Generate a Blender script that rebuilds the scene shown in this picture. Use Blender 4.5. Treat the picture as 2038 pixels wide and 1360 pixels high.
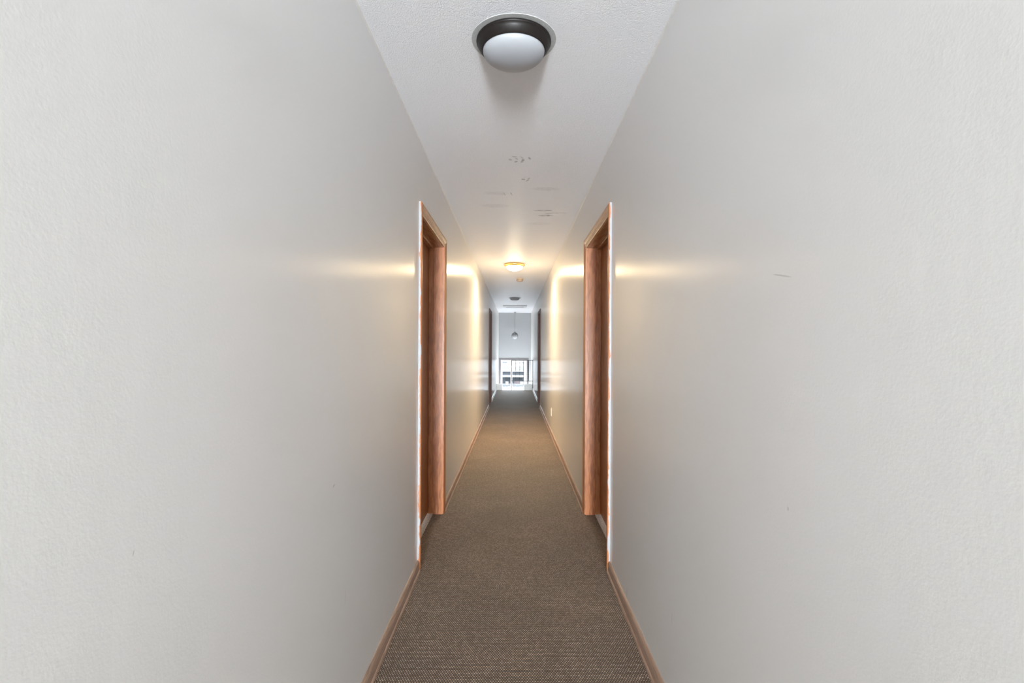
import bpy, bmesh, math, random
from mathutils import Matrix, Vector
random.seed(7)
sc = bpy.context.scene
COL = sc.collection
R = math.radians
for o in list(bpy.data.objects): bpy.data.objects.remove(o)

# ------------------------------------------------------------------ dimensions (metres; camera stands at x = y = 0)
W = 0.555            # half width of the corridor
CAM_Z = 1.295
CEIL = 2.485
Y_BACK = -12.0        # rear end of the corridor, behind the camera
Y_EDGE = 15.6        # carpet stops at the stairwell
Y_END = 17.55        # stairwell end wall
Z_LAND = -1.9        # lower landing of the stairwell
WT = 0.15            # wall thickness
DOORS = [(3.024, 3.966), (11.07, 12.01)]     # clear openings along y
DOOR_H = 2.066
CW = 0.066           # casing width

# ------------------------------------------------------------------ camera
cam = bpy.data.cameras.new('camera'); camo = bpy.data.objects.new('camera', cam); COL.objects.link(camo)
cam.sensor_width = 36; cam.lens = 1020 / 2038 * 36
cam.shift_x = -5.5 / 2038; cam.shift_y = 12 / 2038
cam.clip_start = 0.02; cam.clip_end = 400
camo.matrix_world = Matrix.Translation((0, 0, CAM_Z)) @ Matrix.Rotation(R(90), 4, 'X') @ Matrix.Rotation(R(0.3), 4, 'Z')
sc.camera = camo

# ------------------------------------------------------------------ world, lights, exposure
wd = bpy.data.worlds.new('world'); sc.world = wd; wd.use_nodes = True
bg = wd.node_tree.nodes['Background']
bg.inputs[0].default_value = (0.80, 0.90, 1.0, 1); bg.inputs[1].default_value = 15.0      # bright overcast sky

def area(name, loc, rot, sx, sy, power, color):
    l = bpy.data.lights.new(name, 'AREA'); l.shape = 'RECTANGLE'; l.size = sx; l.size_y = sy
    l.energy = power; l.color = color
    o = bpy.data.objects.new(name, l); COL.objects.link(o); o.location = loc; o.rotation_euler = [R(a) for a in rot]
    return o
# daylight of the room behind the camera, coming down the corridor
area('daylight_behind', (0, -9.0, 0.80), (98, 0, 0), 1.05, 1.5, 1950, (0.87, 0.95, 1.0))
area('fill_behind_near', (0, -3.6, 0.85), (116, 0, 0), 1.05, 1.6, 8, (0.87, 0.95, 1.0))  # added unseen fill lamp inside the corridor, tilted up at the ceiling
# added fill lamp hidden below the floor edge, boosting the stairwell daylight
area('stairwell_fill', (-0.05, Y_END - 0.27, -0.82), (-112, 0, 0), 0.85, 1.1, 50, (0.88, 0.94, 1.0))

vs = sc.view_settings
vs.view_transform = 'Standard'; vs.look = 'None'; vs.exposure = 0.12; vs.gamma = 1; vs.use_curve_mapping = False

# ------------------------------------------------------------------ node helpers
class N:
    def __init__(s, name):
        s.m = bpy.data.materials.new(name); s.m.use_nodes = True; s.t = s.m.node_tree
        s.b = s.t.nodes['Principled BSDF']
    def n(s, kind, **kw):
        x = s.t.nodes.new(kind)
        for k, v in kw.items(): setattr(x, k, v)
        return x
    def l(s, a, b): s.t.links.new(a, b)
    def setv(s, sock, v):
        if hasattr(v, 'is_linked') or hasattr(v, 'links'): s.l(v, sock)
        else: sock.default_value = v
    def math(s, op, a, b=None, c=None):
        x = s.n('ShaderNodeMath', operation=op)
        for i, v in enumerate((a, b, c)):
            if v is not None: s.setv(x.inputs[i], v)
        return x.outputs[0]
    def pos(s): return s.n('ShaderNodeTexCoord').outputs['Object']
    def vmul(s, v, k):
        x = s.n('ShaderNodeVectorMath', operation='MULTIPLY'); s.l(v, x.inputs[0]); x.inputs[1].default_value = k; return x.outputs[0]
    def noise(s, v, scale, detail=2, rough=0.5, dist=0.0):
        x = s.n('ShaderNodeTexNoise'); s.l(v, x.inputs['Vector']); x.inputs['Scale'].default_value = scale
        x.inputs['Detail'].default_value = detail; x.inputs['Roughness'].default_value = rough; x.inputs['Distortion'].default_value = dist
        return x.outputs['Fac']
    def ramp(s, f, stops):
        x = s.n('ShaderNodeValToRGB'); s.l(f, x.inputs[0]); e = x.color_ramp.elements
        while len(e) < len(stops): e.new(0.5)
        for i, (p, c) in enumerate(stops): e[i].position = p; e[i].color = (*c, 1)
        return x.outputs[0]
    def maprange(s, v, a, b, c=0.0, d=1.0, smooth=False):
        x = s.n('ShaderNodeMapRange'); x.interpolation_type = 'SMOOTHSTEP' if smooth else 'LINEAR'
        s.l(v, x.inputs[0])
        for i, k in enumerate((a, b, c, d)): x.inputs[i + 1].default_value = k
        return x.outputs[0]
    def mix(s, f, a, b):
        x = s.n('ShaderNodeMix', data_type='RGBA')
        s.setv(x.inputs[0], f)
        for i, v in ((6, a), (7, b)):
            if isinstance(v, tuple): x.inputs[i].default_value = (*v, 1)
            else: s.l(v, x.inputs[i])
        return x.outputs[2]
    def bump(s, h, strength, dist):
        x = s.n('ShaderNodeBump'); s.l(h, x.inputs['Height']); x.inputs['Strength'].default_value = strength
        x.inputs['Distance'].default_value = dist; s.l(x.outputs[0], s.b.inputs['Normal']); return x
    def base(s, c):
        if isinstance(c, tuple): s.b.inputs['Base Color'].default_value = (*c, 1)
        else: s.l(c, s.b.inputs['Base Color'])
    def p(s, **kw):
        for k, v in kw.items():
            k = k.replace('_', ' ')
            s.setv(s.b.inputs[k], v)
        return s
    def marks(s, flat, axis, items):
        """items: (centre, radius_u, radius_v, angle, strength) soft elliptical scuffs on a plane"""
        out = None
        for c, ru, rv, ang, st in items:
            mp = s.n('ShaderNodeMapping', vector_type='TEXTURE'); s.l(flat, mp.inputs[0])
            mp.inputs['Location'].default_value = c
            rot = [0, 0, 0]; rot[axis] = R(ang); mp.inputs['Rotation'].default_value = rot
            sca = [1, 1, 1]; idx = [i for i in range(3) if i != axis]; sca[idx[0]] = ru; sca[idx[1]] = rv
            mp.inputs['Scale'].default_value = sca
            ln = s.n('ShaderNodeVectorMath', operation='LENGTH'); s.l(mp.outputs[0], ln.inputs[0])
            f = s.maprange(ln.outputs['Value'], 0.55, 1.0, st, 0.0, True)
            out = f if out is None else s.math('MAXIMUM', out, f)
        return out

def plain(name, color, rough=0.5, metal=0.0, var=0.06, scale=30, spec=0.5):
    a = N(name); f = a.noise(a.pos(), scale, 3)
    lo = tuple(c * (1 - var) for c in color); hi = tuple(min(1, c * (1 + var)) for c in color)
    a.base(a.ramp(f, [(0.3, lo), (0.7, hi)])); a.p(Roughness=rough, Metallic=metal, Specular_IOR_Level=spec)
    return a.m

def wpt(px, py):      # a mark read off the photograph on a side wall -> (y, z)
    d = W * 1020 / abs(px - 1024.5); return d, CAM_Z - (py - 692) * d / 1020
def cpt(px, py):      # the same on the ceiling -> (x, y)
    d = (CEIL - CAM_Z) * 1020 / (692 - py); return (px - 1024.5) * d / 1020, d

def wall_mat(name, white, dark):
    a = N(name); P = a.pos()
    big = a.noise(P, 1.3, 3)
    col = a.ramp(big, [(0.3, (0.875, 0.855, 0.832)), (0.7, (0.89, 0.87, 0.847))])
    flat = a.vmul(P, (0, 1, 1))
    if white: col = a.mix(a.marks(flat, 0, [((0, *wpt(x, y)), r * 1.5, r * 1.9, an, 0.9) for x, y, r, an in white]), col, (0.86, 0.85, 0.83))
    if dark: col = a.mix(a.marks(flat, 0, [((0, *wpt(x, y)), ru, rv, an, s_) for x, y, ru, rv, an, s_ in dark]), col, (0.22, 0.20, 0.18))
    a.base(col)
    h1 = a.noise(P, 170, 2, 0.55); h2 = a.noise(a.vmul(P, (1, 1, 0.25)), 22, 2, 0.5)
    h = a.math('ADD', a.math('MULTIPLY', h1, 1.0), a.math('MULTIPLY', h2, 0.9))
    a.bump(h, 0.18, 0.0012)
    # semi-gloss paint laid on with long vertical roller strokes: reflections smear along the wall but keep their height
    tg = a.n('ShaderNodeCombineXYZ'); tg.inputs[1].default_value = 1.0
    a.l(tg.outputs[0], a.b.inputs['Tangent'])
    a.p(Roughness=0.31, Anisotropic=0.78, Specular_IOR_Level=0.7, Coat_Weight=0.5, Coat_Roughness=0.16, Coat_IOR=1.5)
    return a.m

WALL_L = wall_mat('wall_paint_left',
    [(171, 138, .0012, 0), (242, 121, .0009, 0), (367, 257, .0011, 0), (266, 34, .0009, 0), (590, 150, .0013, 0), (116, 456, .0018, 0), (28, 826, .0016, 0), (85, 1007, .0015, 30), (362, 828, .002, 0), (420, 676, .0022, 0), (500, 705, .002, 0), (158, 633, .0012, 0), (570, 710, .003, 0)],
    [(666, 969, .010, .0025, 20, .7), (268, 1105, .006, .0016, 70, .3), (690, 1190, .03, .004, 80, .18)])
WALL_R = wall_mat('wall_paint_right',
    [(1971, 585, .0016, 0), (1927, 876, .0025, 30), (1481, 465, .004, 0), (1490, 803, .0022, 0), (1336, 936, .002, 0), (1446, 528, .002, 0), (1385, 320, .005, 0), (1798, 478, .0016, 0)],
    [(1555, 546, .045, .0022, 12, .35), (1570, 1010, .004, .006, 0, .3), (1340, 1230, .03, .004, 95, .15), (1250, 1180, .05, .006, 100, .2)])

def ceiling_mat():
    a = N('ceiling_paint'); P = a.pos()
    big = a.noise(P, 1.6, 3)
    col = a.ramp(big, [(0.3, (0.92, 0.91, 0.93)), (0.7, (0.94, 0.93, 0.95))])
    flat = a.vmul(P, (1, 1, 0))
    it = []
    def m(px, py, ru, rv, an, s_):
        x, y = cpt(px, py); it.append(((x, y, 0), ru * 1.15, rv * 1.15, an, min(1, s_ * 1.8)))
    m(1014, 318, .012, .018, -30, .4); m(1022, 312, .020, .010, 10, .22); m(1026, 316, .008, .026, -20, .3); m(1025, 322, .011, .016, 30, .35)
    m(1037, 314, .008, .026, -25, .4); m(1039, 319, .010, .018, 10, .5); m(1037, 322, .008, .014, 35, .5); m(1052, 315, .008, .024, -12, .45)
    m(1040, 357, .014, .016, -30, .4); m(1042, 354, .005, .020, 15, .2); m(1051, 355, .009, .016, 20, .45); m(1048, 359, .006, .028, 22, .4)
    m(1002, 386, .006, .050, -10, .28); m(1016, 386, .006, .050, -10, .25)
    m(1080, 419, .085, .020, -2, .42); m(1085, 429, .075, .026, 0, .55); m(1105, 424, .11, .016, -6, .30)
    m(1085, 376, .11, .05, 5, .10); m(985, 385, .10, .05, 3, .09); m(985, 410, .13, .06, 0, .09); m(1070, 445, .13, .06, 0, .08)
    nz = a.maprange(a.noise(a.vmul(P, (0.45, 1, 1)), 75, 3, 0.6, 0.5), 0.34, 0.60)
    f = a.math('MULTIPLY', a.marks(flat, 2, it), nz)
    a.base(a.mix(f, col, (0.10, 0.095, 0.10)))
    h1 = a.noise(P, 210, 3, 0.6); h2 = a.noise(P, 80, 2, 0.5)
    h = a.math('ADD', h1, a.math('MULTIPLY', h2, 0.5))
    a.bump(h, 1.0, 0.0045)
    tg = a.n('ShaderNodeCombineXYZ'); tg.inputs[1].default_value = 1.0; a.l(tg.outputs[0], a.b.inputs['Tangent'])
    a.p(Roughness=0.30, Anisotropic=0.7, Specular_IOR_Level=1.0)
    return a.m
CEIL_M = ceiling_mat()

def carpet_mat():
    a = N('loop_carpet'); P = a.pos(); C = 0.0102
    sep = a.n('ShaderNodeSeparateXYZ'); a.l(P, sep.inputs[0])
    v = a.math('DIVIDE', sep.outputs['Y'], C * 0.9); row = a.math('FLOOR', v)
    u = a.math('ADD', a.math('DIVIDE', sep.outputs['X'], C), a.math('MULTIPLY', a.math('MODULO', row, 2.0), 0.5))
    cu = a.math('FLOOR', u)
    fu = a.math('SUBTRACT', a.math('FRACT', u), 0.5); fv = a.math('SUBTRACT', a.math('FRACT', v), 0.5)
    d = a.math('SQRT', a.math('ADD', a.math('MULTIPLY', fu, fu), a.math('MULTIPLY', fv, fv)))
    loop = a.maprange(d, 0.16, 0.47, 1.0, 0.0, True)
    cb = a.n('ShaderNodeCombineXYZ'); a.l(cu, cb.inputs[0]); a.l(row, cb.inputs[1])
    wn = a.n('ShaderNodeTexWhiteNoise'); a.l(cb.outputs[0], wn.inputs['Vector'])
    fib = a.noise(P, 420, 2, 0.6)
    tone = a.math('ADD', a.math('MULTIPLY', wn.outputs['Value'], 0.6), a.math('MULTIPLY', fib, 0.55))
    top = a.ramp(tone, [(0.2, (0.34, 0.225, 0.135)), (0.55, (0.53, 0.375, 0.25)), (0.85, (0.78, 0.60, 0.44))])
    col = a.mix(loop, (0.042, 0.026, 0.018), top)
    wear = a.maprange(a.noise(P, 2.2, 3, 0.55), 0.3, 0.7, 0.82, 1.08)
    sc_ = a.n('ShaderNodeVectorMath', operation='SCALE'); a.l(col, sc_.inputs[0]); a.l(wear, sc_.inputs['Scale'])
    a.base(sc_.outputs[0])
    a.bump(a.math('ADD', loop, a.math('MULTIPLY', fib, 0.35)), 0.8, 0.003)
    a.p(Roughness=0.62, Specular_IOR_Level=0.5, Sheen_Weight=0.15, Sheen_Roughness=0.4)
    return a.m
CARPET = carpet_mat()

def wood(name, cols, axis='z', rough=0.38, painted=False, cathedral=0.0):
    """oak: long streaks along the axis, cathedral arcs, fine dark pores"""
    a = N(name); P = a.pos()
    k = {'z': (1, 1, 0.05), 'y': (1, 0.05, 1), 'x': (0.05, 1, 1)}[axis]
    V = a.vmul(P, k)
    g = a.noise(V, 70, 4, 0.6, 0.6)
    k2 = {'z': (1, 1, 0.16), 'y': (1, 0.16, 1), 'x': (0.16, 1, 1)}[axis]
    wv = a.n('ShaderNodeTexWave', wave_type='RINGS', rings_direction='SPHERICAL'); a.l(a.vmul(P, k2), wv.inputs['Vector'])
    wv.inputs['Scale'].default_value = 22; wv.inputs['Distortion'].default_value = 5; wv.inputs['Detail'].default_value = 2; wv.inputs['Detail Scale'].default_value = 3
    k3 = {'z': (1, 1, 0.035), 'y': (1, 0.035, 1), 'x': (0.035, 1, 1)}[axis]
    pores = a.maprange(a.noise(a.vmul(P, k3), 330, 2, 0.5), 0.56, 0.70)
    f = a.math('ADD', a.math('MULTIPLY', g, 1 - cathedral), a.math('MULTIPLY', wv.outputs['Fac'], cathedral))
    col = a.ramp(f, [(0.25, cols[0]), (0.5, cols[1]), (0.78, cols[2])])
    col = a.mix(a.math('MULTIPLY', pores, 0.55), col, tuple(c * 0.35 for c in cols[0]))
    if painted:   # wall paint slopped over the edge, worn through in places
        pn = a.noise(a.vmul(P, (1, 1, 0.35)), 26, 4, 0.6)
        sp = a.n('ShaderNodeSeparateXYZ'); a.l(P, sp.inputs[0])
        t = a.math('DIVIDE', a.math('SUBTRACT', W, a.math('ABSOLUTE', sp.outputs['X'])), 0.013)
        msk = a.maprange(a.math('SUBTRACT', pn, a.math('MULTIPLY', t, 0.30)), 0.27, 0.31)
        col = a.mix(msk, col, (0.34, 0.335, 0.34))
    a.base(col); a.bump(a.math('SUBTRACT', g, a.math('MULTIPLY', pores, 0.6)), 0.25, 0.001)
    a.p(Roughness=rough, Specular_IOR_Level=0.5)
    return a.m
OAK = ((0.29, 0.088, 0.026), (0.42, 0.142, 0.046), (0.54, 0.205, 0.075))
JAMB_M = wood('oak_jamb', OAK, 'z', 0.36, cathedral=0.35)
HEAD_M = wood('oak_head_lit', ((0.36, 0.145, 0.050), (0.50, 0.225, 0.085), (0.60, 0.30, 0.125)), 'y', 0.27, cathedral=0.2)  # lighter oak for the head pieces: lamp glare put into the colour
PAINTED_M = wood('oak_edge_painted_over', OAK, 'z', 0.5, painted=True)
LEAF_M = wood('oak_leaf_shaded', ((0.25, 0.080, 0.016), (0.33, 0.115, 0.026), (0.40, 0.150, 0.038)), 'z', 0.33, cathedral=0.25)  # same oak made darker: shade of the door recess put into the colour
BASE_M = wood('oak_baseboard', ((0.31, 0.195, 0.138), (0.42, 0.28, 0.205), (0.52, 0.36, 0.27)), 'y', 0.36)

BASE_PALE = plain('baseboard_pale_paint', (0.66, 0.63, 0.60), 0.35)
WHITE_TRIM = plain('white_trim_paint', (0.80, 0.80, 0.79), 0.4)
CAULK = plain('caulk_bead', (0.80, 0.77, 0.74), 0.5)
THRESH = plain('threshold_bare_concrete', (0.74, 0.68, 0.59), 0.8, var=0.25, scale=90)
BRONZE = plain('dark_bronze', (0.012, 0.009, 0.008), 0.45, 0.0, 0.25, 60, spec=0.22)
PRIMER = plain('bare_ceiling_patch', (0.47, 0.47, 0.46), 0.7, var=0.08, scale=70)
OPAL_OFF = plain('opal_glass_unlit', (0.35, 0.355, 0.375), 0.35, var=0.01)
GREY_GLASS = plain('grey_frosted_glass', (0.27, 0.27, 0.27), 0.35, var=0.1)
NICKEL = plain('brushed_nickel', (0.36, 0.36, 0.36), 0.35, 0.8)
BRASS = plain('polished_brass', (0.86, 0.62, 0.26), 0.28, 0.9, 0.05)
KNOB = plain('satin_brass', (0.70, 0.52, 0.26), 0.25, 1.0, 0.05)
TAN = plain('aged_tan_plastic', (0.46, 0.34, 0.24), 0.5)
TAN_D = plain('aged_tan_plastic_vents', (0.20, 0.14, 0.10), 0.6)
IVORY = plain('ivory_plastic', (0.80, 0.76, 0.68), 0.35)
SLOT = plain('dark_slot', (0.03, 0.03, 0.03), 0.7)
VENT_M = plain('vent_white_enamel', (0.74, 0.74, 0.74), 0.45)
VENT_D = plain('vent_dark_inside', (0.035, 0.035, 0.04), 0.7)
IRON = plain('black_wrought_iron', (0.022, 0.021, 0.022), 0.45, 0.3, 0.2)
CASE_GREY = wood('weathered_window_casing', ((0.085, 0.076, 0.074), (0.115, 0.104, 0.102), (0.145, 0.132, 0.130)), 'z', 0.5)
SASH_M = plain('white_vinyl_sash', (0.76, 0.75, 0.77), 0.35, var=0.02)
GASKET = plain('grey_gasket', (0.14, 0.14, 0.15), 0.6)

def emit_mat(name, col, k):
    a = N(name); a.base((0.9, 0.88, 0.82)); a.p(Roughness=0.3, Emission_Strength=k)
    a.b.inputs['Emission Color'].default_value = (*col, 1); return a.m
OPAL_LIT = emit_mat('opal_glass_lit', (1.0, 0.84, 0.56), 22.0)

def pane_mat():
    a = N('window_glass'); a.t.nodes.remove(a.b)
    tr = a.n('ShaderNodeBsdfTransparent'); tr.inputs[0].default_value = (0.95, 0.97, 0.97, 1)
    gl = a.n('ShaderNodeBsdfGlossy'); gl.inputs['Roughness'].default_value = 0.03
    fr = a.n('ShaderNodeFresnel'); fr.inputs[0].default_value = 1.3
    mx = a.n('ShaderNodeMixShader'); a.l(fr.outputs[0], mx.inputs[0]); a.l(tr.outputs[0], mx.inputs[1]); a.l(gl.outputs[0], mx.inputs[2])
    a.l(mx.outputs[0], a.t.nodes['Material Output'].inputs[0]); return a.m
PANE = pane_mat()
def globe_mat():
    # glass colour graded: darkest at the crown, pale below
    a = N('dark_crown_crackle_glass'); P = a.pos(); sp = a.n('ShaderNodeSeparateXYZ'); a.l(P, sp.inputs[0])
    z = a.maprange(sp.outputs['Z'], -0.70, -0.88)
    blot = a.math('MULTIPLY', a.math('SUBTRACT', a.noise(P, 28, 2), 0.5), 0.9)
    a.base(a.ramp(a.math('ADD', z, blot), [(0.0, (0.10, 0.10, 0.10)), (0.45, (0.38, 0.38, 0.385)), (0.9, (0.74, 0.75, 0.76))]))
    a.p(Roughness=0.2, Transmission_Weight=0.6, IOR=1.35); a.bump(a.noise(P, 45, 2), 0.5, 0.006); return a.m
GLOBE = globe_mat()

# ------------------------------------------------------------------ mesh helpers
def obj(name, bm, mat, parent=None, smooth=False, bevel=0.0, mats=None):
    me = bpy.data.meshes.new(name); bmesh.ops.recalc_face_normals(bm, faces=bm.faces[:]); bm.to_mesh(me); bm.free()
    for m in (mats or [mat]): me.materials.append(m)
    if smooth:
        for p in me.polygons: p.use_smooth = True
    o = bpy.data.objects.new(name, me); COL.objects.link(o)
    if parent: o.parent = parent
    if bevel:
        b = o.modifiers.new('bevel', 'BEVEL'); b.width = bevel; b.segments = 2; b.limit_method = 'ANGLE'
    return o
def box(bm, x0, x1, y0, y1, z0, z1):
    v = [bm.verts.new((x, y, z)) for x in (x0, x1) for y in (y0, y1) for z in (z0, z1)]
    for f in ((0, 1, 3, 2), (4, 6, 7, 5), (0, 4, 5, 1), (2, 3, 7, 6), (0, 2, 6, 4), (1, 5, 7, 3)): bm.faces.new([v[i] for i in f])
def boxes(*bs):
    bm = bmesh.new()
    for b in bs: box(bm, *b)
    return bm
def sweep(sections, closed_caps=True):
    """join equal-length closed 3-D sections into one tube-like mesh"""
    bm = bmesh.new(); rings = [[bm.verts.new(p) for p in s] for s in sections]; n = len(rings[0])
    for a, b in zip(rings, rings[1:]):
        for i in range(n): bm.faces.new((a[i], a[(i + 1) % n], b[(i + 1) % n], b[i]))
    if closed_caps: bm.faces.new(rings[0]); bm.faces.new(rings[-1])
    return bm
def lathe(profile, seg=48, caps=False):
    """profile: (radius, z) from top to bottom; radius 0 closes with a point"""
    bm = bmesh.new(); prev = None
    for r, z in profile:
        ring = [bm.verts.new((0, 0, z))] if r < 1e-6 else [bm.verts.new((r * math.cos(2 * math.pi * i / seg), r * math.sin(2 * math.pi * i / seg), z)) for i in range(seg)]
        if prev:
            for i in range(seg):
                j = (i + 1) % seg
                if len(prev) == 1 and len(ring) == 1: break
                if len(prev) == 1: bm.faces.new((prev[0], ring[j], ring[i]))
                elif len(ring) == 1: bm.faces.new((prev[i], prev[j], ring[0]))
                else: bm.faces.new((prev[i], prev[j], ring[j], ring[i]))
        prev = ring
    return bm
def rod(p0, p1, r, seg=12):
    p0, p1 = Vector(p0), Vector(p1); bm = bmesh.new(); d = p1 - p0
    m = Matrix.Translation((p0 + p1) / 2) @ d.to_track_quat('Z', 'Y').to_matrix().to_4x4()
    bmesh.ops.create_cone(bm, cap_ends=True, segments=seg, radius1=r, radius2=r, depth=d.length, matrix=m); return bm
def thing(name, label, cat, loc=(0, 0, 0), rz=0.0, group=None, kind=None):
    o = bpy.data.objects.new(name, None); COL.objects.link(o); o.location = loc; o.rotation_euler = (0, 0, rz)
    o.empty_display_size = 0.1
    tag(o, label, cat, group, kind); return o
def tag(o, label, cat, group=None, kind=None):
    o['label'] = label; o['category'] = cat
    if group: o['group'] = group
    if kind: o['kind'] = kind
    return o
def struct(o, label, cat): return tag(o, label, cat, kind='structure')

# ------------------------------------------------------------------ room shell
def side_wall(s, name, mat, label):
    bs = []; xa, xb = sorted((s * W, s * (W + WT)))
    y = Y_BACK
    for a, b in DOORS:
        a -= 0.02; b += 0.02
        bs.append((xa, xb, y, a, 0.0, CEIL)); bs.append((xa, xb, a, b, DOOR_H + 0.02, CEIL)); y = b
    bs.append((xa, xb, y, Y_EDGE, 0.0, CEIL)); bs.append((xa, xb, Y_EDGE, Y_END + 0.15, Z_LAND, CEIL))
    struct(obj(name, boxes(*bs), mat), label, 'wall')
side_wall(-1, 'wall_left', WALL_L, 'warm grey painted left corridor wall with two oak doorways')
side_wall(1, 'wall_right', WALL_R, 'warm grey painted right corridor wall with two oak doorways')
ceil = struct(obj('ceiling', boxes((-W - WT, W + WT, Y_BACK, Y_END + 0.15, CEIL, CEIL + 0.12)), CEIL_M), 'white textured ceiling with dark scuffs and a glossy sheen', 'ceiling')
floor = struct(obj('floor', boxes((-W - WT, W + WT, Y_BACK, Y_EDGE, -0.2, 0.0)), CARPET), 'brown loop-pile carpet running the length of the corridor', 'floor')
struct(obj('floor_landing', boxes((-W - WT, W + WT, Y_EDGE, Y_END + 0.15, Z_LAND - 0.1, Z_LAND)), CARPET), 'lower landing at the foot of the stairwell', 'floor')
struct(obj('wall_back', boxes((-W - WT, -W - 0.005, Y_BACK - 0.1, Y_BACK, 0, CEIL), (W + 0.005, W + WT, Y_BACK - 0.1, Y_BACK, 0, CEIL), (-W - WT, W + WT, Y_BACK - 0.1, Y_BACK, 2.42, CEIL)), WALL_L), 'opening of the corridor behind the viewpoint', 'wall')

# end wall of the stairwell with the glazed opening
S = Y_END / 1020.0
def ex(px): return (px - 1024.5) * S
def ez(py): return CAM_Z - (py - 692) * S
WX0, WX1 = ex(997.0), ex(1048.5); WZ1 = ez(717.0); WZ0 = Z_LAND + 0.12
END_M = plain('end_wall_grey_darkened', (0.30, 0.302, 0.304), 0.55, var=0.015, scale=3)  # grey wall, colour darkened further to offset the excess light on it
struct(obj('wall_end', boxes((-W - WT, WX0, Y_END, Y_END + 0.15, Z_LAND, CEIL), (WX1, W + WT, Y_END, Y_END + 0.15, Z_LAND, CEIL),
    (WX0, WX1, Y_END, Y_END + 0.15, WZ1, CEIL), (WX0, WX1, Y_END, Y_END + 0.15, Z_LAND, WZ0)), END_M), 'pale grey end wall of the stairwell above the window', 'wall')

# caulk beads where the walls meet the ceiling
for i, s in ((1, -1), (2, 1)):
    x = s * W
    sec = [(x, CEIL), (x - s * 0.005, CEIL), (x, CEIL - 0.005)]
    struct(obj('trim_%d' % i, sweep([[(a, yy, b) for a, b in sec] for yy in (Y_BACK, Y_END)]), CAULK), 'thin pale caulk line along the ceiling edge, %s side' % ('left' if s < 0 else 'right'), 'trim')
# low white kerbs at the top of the stairs
E = Y_EDGE / 1020.0
struct(obj('trim_3', boxes((-W + 0.001, (1000 - 1024.5) * E, Y_EDGE - 0.005, Y_EDGE + 0.09, -0.15, 0.18)), WHITE_TRIM, bevel=0.004), 'low white kerb at the carpet end, left of the window', 'trim')
struct(obj('trim_4', boxes(((1043.5 - 1024.5) * E, W - 0.001, Y_EDGE - 0.005, Y_EDGE + 0.09, -0.15, 0.18)), WHITE_TRIM, bevel=0.004), 'low white kerb at the carpet end, below the black railing', 'trim')

# baseboards: thin board with eased top and a small shoe strip
def baseboard(s, y0, y1, mat, name, label):
    t = 0.013; x = s * W
    prof = [(0, 0), (0.019, 0), (0.019, 0.008), (0.015, 0.013), (t, 0.014), (t, 0.050), (t * 0.75, 0.060), (t * 0.3, 0.065), (0, 0.066)]
    sec = [(x - s * a, b) for a, b in prof]
    struct(obj(name, sweep([[(a, yy, b) for a, b in sec] for yy in (y0, y1)]), mat), label, 'baseboard')
for s, nm in ((-1, 'left'), (1, 'right')):
    o0, o1 = DOORS[0][0] - CW - 0.002, DOORS[0][1] + CW + 0.002
    f0, f1 = DOORS[1][0] - CW - 0.002, DOORS[1][1] + CW + 0.002
    baseboard(s, Y_BACK, o0, BASE_M, 'baseboard_' + nm, 'worn oak baseboard, %s side, in front of the near door' % nm)
    baseboard(s, o1, f0, BASE_M, 'baseboard_' + nm, 'worn oak baseboard, %s side, between the near and far doors' % nm)
    baseboard(s, f1, Y_EDGE, BASE_PALE, 'baseboard_' + nm, 'pale baseboard, %s side, beyond the far door' % nm)

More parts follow.
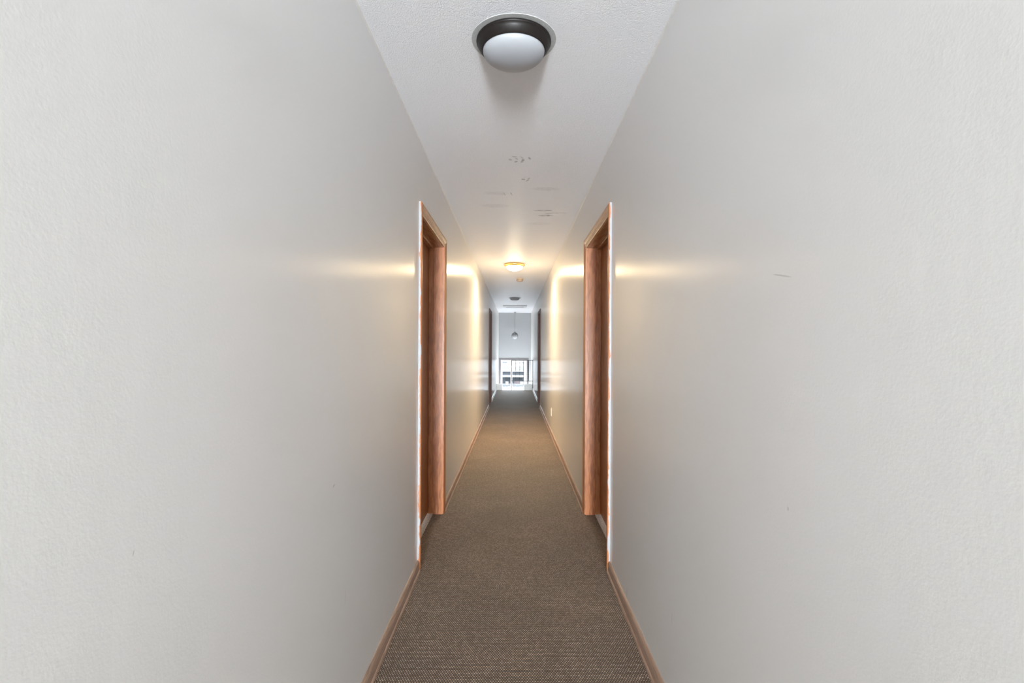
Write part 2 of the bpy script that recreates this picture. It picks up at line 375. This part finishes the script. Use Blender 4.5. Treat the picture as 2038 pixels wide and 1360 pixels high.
# ------------------------------------------------------------------ doors
SHADED_OAK = ((0.075, 0.024, 0.012), (0.11, 0.036, 0.019), (0.15, 0.054, 0.030))  # oak of the far doors, their backlit shade put into the colour
FAR = {k: wood('shaded_oak_' + k, SHADED_OAK, ax, 0.5) for k, ax in (('upright', 'z'), ('head', 'y'))}
def door(idx, s, y0, y1, label, dark=False):
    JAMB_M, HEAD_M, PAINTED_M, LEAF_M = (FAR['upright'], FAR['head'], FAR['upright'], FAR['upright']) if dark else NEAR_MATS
    d = thing('door_%d' % idx, label, 'door', kind='structure')
    X = lambda dep: s * (W + dep)                # dep > 0 goes into the wall, < 0 into the corridor
    H = DOOR_H; T = 0.019
    def bx(*b):
        (xa, xb, ya, yb, za, zb) = b; xa, xb = sorted((X(xa), X(xb))); return (xa, xb, ya, yb, za, zb)
    # jamb legs and head
    for ya, yb in ((y0 - T, y0), (y1, y1 + T)):
        obj('jamb', boxes(bx(0.0, WT - 0.005, ya, yb, 0.001, H + T)), JAMB_M, d)
    obj('head_jamb', boxes(bx(0.0, WT - 0.005, y0, y1, H, H + T)), HEAD_M, d)
    # stops
    for ya, yb in ((y0, y0 + 0.012), (y1 - 0.012, y1)):
        obj('door_stop', boxes(bx(0.076, 0.110, ya, yb, 0.010, H)), JAMB_M, d, bevel=0.002)
    obj('door_stop', boxes(bx(0.076, 0.110, y0 + 0.012, y1 - 0.012, H - 0.012, H)), HEAD_M, d, bevel=0.002)
    # casing: profile from the inner edge (w=0) to the outer edge (w=CW); t is how far it stands off the wall
    prof = [(0, 0), (0, 0.008), (0.004, 0.010), (0.030, 0.0125), (0.046, 0.0165), (0.056, 0.0175), (CW - 0.004, 0.0165), (CW, 0.013), (CW, 0)]
    def leg(ye, sg):
        a = [(X(-t), ye + sg * w, 0.003) for w, t in prof]
        b = [(X(-t), ye + sg * w, H + 0.004 + w) for w, t in prof]
        return sweep([a, b])
    for ye, sg in ((y0 - 0.004, -1), (y1 + 0.004, 1)):
        bm = leg(ye, sg)
        if sg < 0:      # wall paint smeared on the edge that faces the near wall
            bm.faces.ensure_lookup_table()
            for f in bm.faces:
                if min(v.co.y for v in f.verts) < y0 - 0.004 - CW + 0.0005 and max(v.co.y for v in f.verts) < y0 - CW + 0.002: f.material_index = 1
        obj('casing', bm, None, d, mats=[JAMB_M, PAINTED_M])
    a = [(X(-t), y0 - 0.004 - w, H + 0.004 + w) for w, t in prof]; b = [(X(-t), y1 + 0.004 + w, H + 0.004 + w) for w, t in prof]
    obj('head_casing', sweep([a, b]), HEAD_M, d)
    # threshold and leaf
    obj('threshold', boxes(bx(0.072, WT, y0 + 0.001, y1 - 0.001, 0.0, 0.010)), THRESH, d, bevel=0.002)
    lf = obj('door_leaf', boxes(bx(0.110, 0.145, y0 + 0.003, y1 - 0.003, 0.016, H - 0.003)), LEAF_M, d, bevel=0.0015)
    # knob on the near stile, hinges at the far jamb
    kb = lathe([(0, 0.060), (0.014, 0.059), (0.024, 0.051), (0.027, 0.042), (0.024, 0.032), (0.013, 0.024), (0.011, 0.008), (0.031, 0.006), (0.033, 0.0), (0, 0.0)], 24)
    k = obj('door_knob', kb, KNOB, lf, smooth=True)
    k.matrix_local = Matrix.Translation((X(0.110), y0 + 0.07, 0.95)) @ Matrix.Rotation(R(-90 * s), 4, 'Y')
    return d
NEAR_MATS = (JAMB_M, HEAD_M, PAINTED_M, LEAF_M)
near_l = door(1, -1, *DOORS[0], 'oak door recessed in the left wall, nearest the viewer')
door(2, 1, *DOORS[0], 'oak door recessed in the right wall, nearest the viewer')
door(3, -1, *DOORS[1], 'shade-darkened oak door far down the left wall, by the stairwell', True)
door(4, 1, *DOORS[1], 'shade-darkened oak door far down the right wall, by the stairwell', True)

# ------------------------------------------------------------------ window in the end wall
win = thing('window_1', 'white double window with weathered grey casing above the stairs', 'window', kind='structure')
yf = Y_END
c0, c1, ct, cb = ex(993.6), ex(1052.4), ez(713.2), ez(764.5)
obj('casing', boxes((c0, WX0, yf - 0.018, yf, cb, ct)), CASE_GREY, win, bevel=0.003)
obj('casing', boxes((WX1, c1, yf - 0.018, yf, cb, ct)), CASE_GREY, win, bevel=0.003)
obj('head_casing', boxes((WX0, WX1, yf - 0.018, yf, WZ1, ct)), CASE_GREY, win, bevel=0.003)
gl0, m0, m1, gr1 = ex(1000.2), ex(1016.6), ex(1019.6), ex(1043.2)
gt = ez(719.8); rb0, rb1 = ez(766.0), ez(764.6)
for a, b in ((WX0, gl0), (gr1, WX1)): obj('sash_stile', boxes((a, b, yf + 0.02, yf + 0.07, WZ0, WZ1)), SASH_M, win, bevel=0.003)
obj('mullion', boxes((m0, m1, yf + 0.01, yf + 0.07, WZ0, WZ1)), SASH_M, win, bevel=0.003)
obj('mullion_gasket', boxes((ex(1018.1), ex(1018.8), yf + 0.004, yf + 0.012, WZ0, WZ1)), GASKET, win)
for a, b in ((gl0, m0), (m1, gr1)):
    obj('top_rail', boxes((a, b, yf + 0.02, yf + 0.07, gt, WZ1)), SASH_M, win, bevel=0.003)
    obj('middle_rail', boxes((a, b, yf + 0.02, yf + 0.06, rb0, rb1)), GASKET, win)
    obj('bottom_rail', boxes((a, b, yf + 0.02, yf + 0.07, WZ0, WZ0 + 0.08)), SASH_M, win, bevel=0.003)
    obj('pane', boxes((a, b, yf + 0.043, yf + 0.047, rb1, gt)), PANE, win)
    obj('pane', boxes((a, b, yf + 0.043, yf + 0.047, WZ0 + 0.08, rb0)), PANE, win)

# ------------------------------------------------------------------ iron guard railing at the carpet edge
rl = thing('guard_railing', 'black wrought iron guard railing with a twisted baluster at the stair edge', 'railing', (0, Y_EDGE - 0.05, 0))
def rx(px): return (px - 1024.5) * E
def rz(py): return CAM_Z - (py - 692) * E
x0, x1 = rx(1018.5), rx(1060.3)
obj('top_rail', boxes((x0 - 0.01, x1 + 0.012, -0.017, 0.017, rz(717.4) - 0.010, rz(717.4) + 0.010)), IRON, rl, bevel=0.004)
obj('bottom_rail', boxes((x0, x1, -0.010, 0.010, rz(758.3) - 0.010, rz(758.3) + 0.010)), IRON, rl, bevel=0.002)
for px in (1018.5, 1060.3):
    obj('newel_post', boxes((rx(px) - 0.011, rx(px) + 0.011, -0.011, 0.011, 0.0, rz(717.4) - 0.010)), IRON, rl, bevel=0.002)
for px in (1026.6, 1034.3, 1041.6):
    obj('baluster', boxes((rx(px) - 0.007, rx(px) + 0.007, -0.007, 0.007, rz(758.3), rz(717.4))), IRON, rl, bevel=0.001)
secs = []; zb, zt = rz(758.3), rz(717.4)
for i in range(61):
    t = i / 60; a = t * math.pi * 5; r = 0.019
    secs.append([(rx(1051.6) + r * math.cos(a + k * math.pi / 2), r * math.sin(a + k * math.pi / 2), zb + (zt - zb) * t) for k in range(4)])
tw = obj('baluster', sweep(secs), IRON, rl); tw['label'] = 'thick twisted baluster'

# ------------------------------------------------------------------ ceiling lights
LG = None
def dome(r, h, n=10, z0=0.0, lip=0.006):
    """frosted bowl hanging from z0 down to z0-h"""
    p = [(r * 0.93, z0 + lip), (r, z0)]
    for i in range(1, n + 1):
        a = i / n * math.pi / 2
        p.append((r * math.cos(a) if i < n else 0.0, z0 - h * math.sin(a)))
    return lathe(p, 64)
# the large unlit one overhead
l1 = thing('ceiling_light', 'large unlit flush ceiling light with dark bronze ring and white dome overhead', 'ceiling light', (-0.010, 1.985, CEIL))
obj('mounting_patch', lathe([(0.163, 0.0), (0.1625, -0.0012), (0.162, -0.0015), (0.10, -0.0015)], 72), PRIMER, l1)
obj('rim', lathe([(0.138, -0.002), (0.1435, -0.004), (0.1445, -0.009), (0.1425, -0.013), (0.1405, -0.0145), (0.138, -0.021), (0.133, -0.031), (0.127, -0.039), (0.1235, -0.043), (0.1215, -0.0445), (0.1185, -0.043), (0.1185, -0.03)], 96), BRONZE, l1, smooth=True)
obj('diffuser', dome(0.1195, 0.052, 14, -0.043), OPAL_OFF, l1, smooth=True)
# the lit one further down
l2 = thing('ceiling_light', 'lit flush ceiling light with brass rim and glowing cream bowl', 'ceiling light', (-0.010, 7.28, CEIL))
obj('rim', lathe([(0.10, 0.0), (0.128, 0.0), (0.134, -0.010), (0.150, -0.016), (0.152, -0.020), (0.147, -0.026), (0.132, -0.036), (0.124, -0.042), (0.117, -0.042), (0.117, -0.03)], 64), BRASS, l2, smooth=True)
obj('diffuser', dome(0.118, 0.062, 12, -0.040), OPAL_LIT, l2, smooth=True)
bl = bpy.data.lights.new('bulb', 'AREA'); bl.shape = 'DISK'; bl.size = 0.22; bl.energy = 37; bl.color = (1.0, 0.73, 0.40); bl.spread = R(172)
bo = bpy.data.objects.new('bulb', bl); COL.objects.link(bo); bo.parent = l2; bo.location = (0, 0, -0.105)
# the small grey one by the stairwell
l3 = thing('ceiling_light', 'unlit grey flush ceiling light near the stairwell', 'ceiling light', (-0.006, 12.25, CEIL))
obj('rim', lathe([(0.10, 0.0), (0.120, 0.0), (0.142, -0.004), (0.143, -0.008), (0.136, -0.012), (0.117, -0.018), (0.112, -0.018)], 48), NICKEL, l3, smooth=True)
obj('diffuser', dome(0.116, 0.060, 10, -0.016), GREY_GLASS, l3, smooth=True)

# smoke detector
sd = thing('smoke_detector', 'aged tan smoke detector on the ceiling behind the lit light', 'smoke detector', (0.080, 8.86, CEIL))
obj('base', lathe([(0, 0), (0.060, 0), (0.060, -0.010), (0.056, -0.014), (0, -0.014)], 32), TAN, sd)
obj('cover', lathe([(0.0, -0.013), (0.057, -0.013), (0.056, -0.034), (0.050, -0.046), (0.030, -0.050), (0, -0.050)], 32), TAN, sd)
for i in range(14):
    a = i / 14 * 2 * math.pi
    v = obj('vent_slot', boxes((0.0555, 0.0585, -0.008, 0.008, -0.030, -0.020)), TAN_D, sd); v.rotation_euler = (0, 0, a)

# ceiling vent
cv = thing('ceiling_vent', 'wide white ceiling vent with dark slots before the stairwell', 'vent', (0.0, 14.74, CEIL))
hw, hd = 0.338, 0.33
obj('dark_backing', boxes((-hw, hw, -hd, hd, -0.010, 0.0)), VENT_D, cv)  # dark plate behind the slot; its bare front edge paints the shadow line
sy0, sy1, sx = 0.10, 0.26, 0.257
obj('frame', boxes((-hw, hw, -hd + 0.012, sy0, -0.014, -0.0095), (-hw, hw, sy1, hd, -0.014, -0.0095), (-hw, -sx, sy0, sy1, -0.014, -0.0095), (sx, hw, sy0, sy1, -0.014, -0.0095)), VENT_M, cv)
for y in (0.155, 0.205):
    obj('slat', boxes((-sx, sx, y - 0.004, y + 0.004, -0.0125, -0.0098)), VENT_D, cv)

# pendant globe in the stairwell
pl = thing('pendant_light', 'clear glass globe pendant on a thin cord above the stairs', 'pendant', (0.0, 17.22, CEIL))
gz = CAM_Z + (692 - 668.8) * 17.22 / 1020 - CEIL
obj('ceiling_canopy', lathe([(0, 0), (0.026, 0), (0.026, -0.008), (0.018, -0.020), (0.006, -0.026), (0, -0.026)], 24), GASKET, pl, smooth=True)
obj('cord', rod((0, 0, -0.02), (0, 0, gz + 0.13), 0.0042, 8), GASKET, pl)
obj('globe', lathe([(0.030, 0.109 + gz)] + [(0.114 * math.sin(math.pi * i / 24), gz + 0.114 * math.cos(math.pi * i / 24)) for i in range(3, 24)] + [(0, gz - 0.114)], 40), GLOBE, pl, smooth=True)
obj('top_cap', lathe([(0, gz + 0.142), (0.010, gz + 0.140), (0.016, gz + 0.126), (0.036, gz + 0.114), (0.044, gz + 0.1085), (0.042, gz + 0.104), (0.030, gz + 0.108), (0, gz + 0.112)], 32), plain('pendant_dark_cap', (0.09, 0.09, 0.09), 0.35, 0.6), pl, smooth=True)
obj('bulb', lathe([(0.014, gz + 0.105), (0.014, gz + 0.06), (0.028, gz + 0.03), (0.030, gz + 0.005), (0.020, gz - 0.018), (0, gz - 0.026)], 20), GREY_GLASS, pl, smooth=True)

# wall outlet low on the right wall
ot = thing('wall_outlet', 'ivory electrical outlet low on the right wall beyond the near door', 'outlet', (W, 7.7, 0.33))
obj('cover_plate', boxes((-0.006, 0.0, -0.036, 0.036, -0.059, 0.059)), IVORY, ot, bevel=0.002)
for dz in (-0.020, 0.020):
    rc = obj('receptacle', boxes((-0.009, -0.005, -0.017, 0.017, dz - 0.014, dz + 0.014)), IVORY, ot, bevel=0.003)
    for dy in (-0.006, 0.006): obj('slot', boxes((-0.0094, -0.0088, dy - 0.001, dy + 0.001, dz - 0.004, dz + 0.006)), SLOT, rc)

# ------------------------------------------------------------------ outside, seen through the end window
YB = 60.0; B = YB / 1020
def bz(py): return CAM_Z - (py - 692) * B
G = bz(764.3)
ASPH = plain('pale_asphalt', (0.10, 0.103, 0.11), 0.9, var=0.12, scale=3)
F_WHITE = plain('facade_white', (0.30, 0.30, 0.30), 0.7, var=0.02); F_PANEL = plain('facade_pale_board', (0.125, 0.13, 0.132), 0.7, var=0.2, scale=5)
F_GREY = plain('facade_grey', (0.050, 0.050, 0.057), 0.7); F_DARK = plain('facade_dark_grey', (0.038, 0.040, 0.047), 0.7, var=0.15)
F_ROOF = plain('facade_roof', (0.065, 0.063, 0.07), 0.8)
BRICK = plain('reddish_brick', (0.065, 0.046, 0.047), 0.85, var=0.15)
tag(obj('ground_outside', boxes((-40, 40, Y_END + 0.2, 100, G - 0.3, G)), ASPH), 'pale paved lot outside below the window', 'ground', kind='structure')
bd = thing('building', 'long pale two-storey building with balcony boards across the lot', 'building', (0, YB, 0))
HX = 12
obj('ground_floor_wall', boxes((-HX, HX, 1.5, 6, G, bz(751))), F_DARK, bd)
obj('beam', boxes((-HX, HX, 0, 1.7, bz(751), bz(747.2))), F_WHITE, bd)
obj('lower_wall', boxes((-HX, HX, 0.5, 6, bz(747.2), bz(740))), F_GREY, bd)
obj('balcony_slab', boxes((-HX, HX, -0.1, 1.7, bz(740), bz(738))), F_WHITE, bd)
bm = bmesh.new()
for i in range(96):
    x = -HX + i * 0.25; box(bm, x, x + 0.235, 0.0 + 0.02 * (i % 2), 0.06 + 0.02 * (i % 2), bz(738), bz(729))
bp = obj('balcony_boards', bm, F_PANEL, bd); bp['kind'] = 'stuff'
obj('shadow_gap', boxes((-HX, HX, 0.3, 6, bz(729), bz(727.8))), F_GREY, bd)
obj('fascia', boxes((-HX, HX, -0.05, 6, bz(727.8), bz(722.4))), F_WHITE, bd)
obj('eave_board', boxes((-HX, HX, -0.25, 6, bz(722.4), bz(720.2))), F_ROOF, bd)
obj('upper_wall', boxes((-HX, HX, 0.1, 6, bz(720.2), bz(680))), F_WHITE, bd)
obj('roof', boxes((-HX - 0.4, HX + 0.4, -0.6, 6.4, bz(680), bz(676))), F_ROOF, bd, bevel=0.05)
for i, (px, lab) in enumerate(((1009.3, 'small white bollard box before the building, seen through the left pane'), (1038.8, 'small white bollard box before the building, seen through the right pane'))):
    x = (px - 1024.5) * 58 / 1020
    t = thing('bollard', lab, 'bollard', (x, 58, G), group='white boxes in front of the far building')
    obj('post', boxes((-0.15, 0.15, -0.15, 0.15, 0, 0.33)), F_WHITE, t, bevel=0.02); obj('cap', boxes((-0.17, 0.17, -0.17, 0.17, 0.33, 0.38)), F_WHITE, t, bevel=0.02)
pn = thing('brick_planter', 'low reddish brick planter before the building', 'planter', (0.37, 59.0, G))
obj('wall', boxes((-0.42, 0.42, -0.2, 0.2, 0.05, 0.42)), BRICK, pn); obj('plinth', boxes((-0.45, 0.45, -0.23, 0.23, 0, 0.05)), F_GREY, pn)
for i, (yy, lab) in enumerate(((55.5, 'nearer pale kerb strip crossing the lot outside'), (57.0, 'farther pale kerb strip crossing the lot outside'))):
    tag(obj('kerb_strip', boxes((-6, 6, yy, yy + 0.3, G, G + 0.06)), F_GREY, bevel=0.01), lab, 'kerb', 'kerb strips outside')
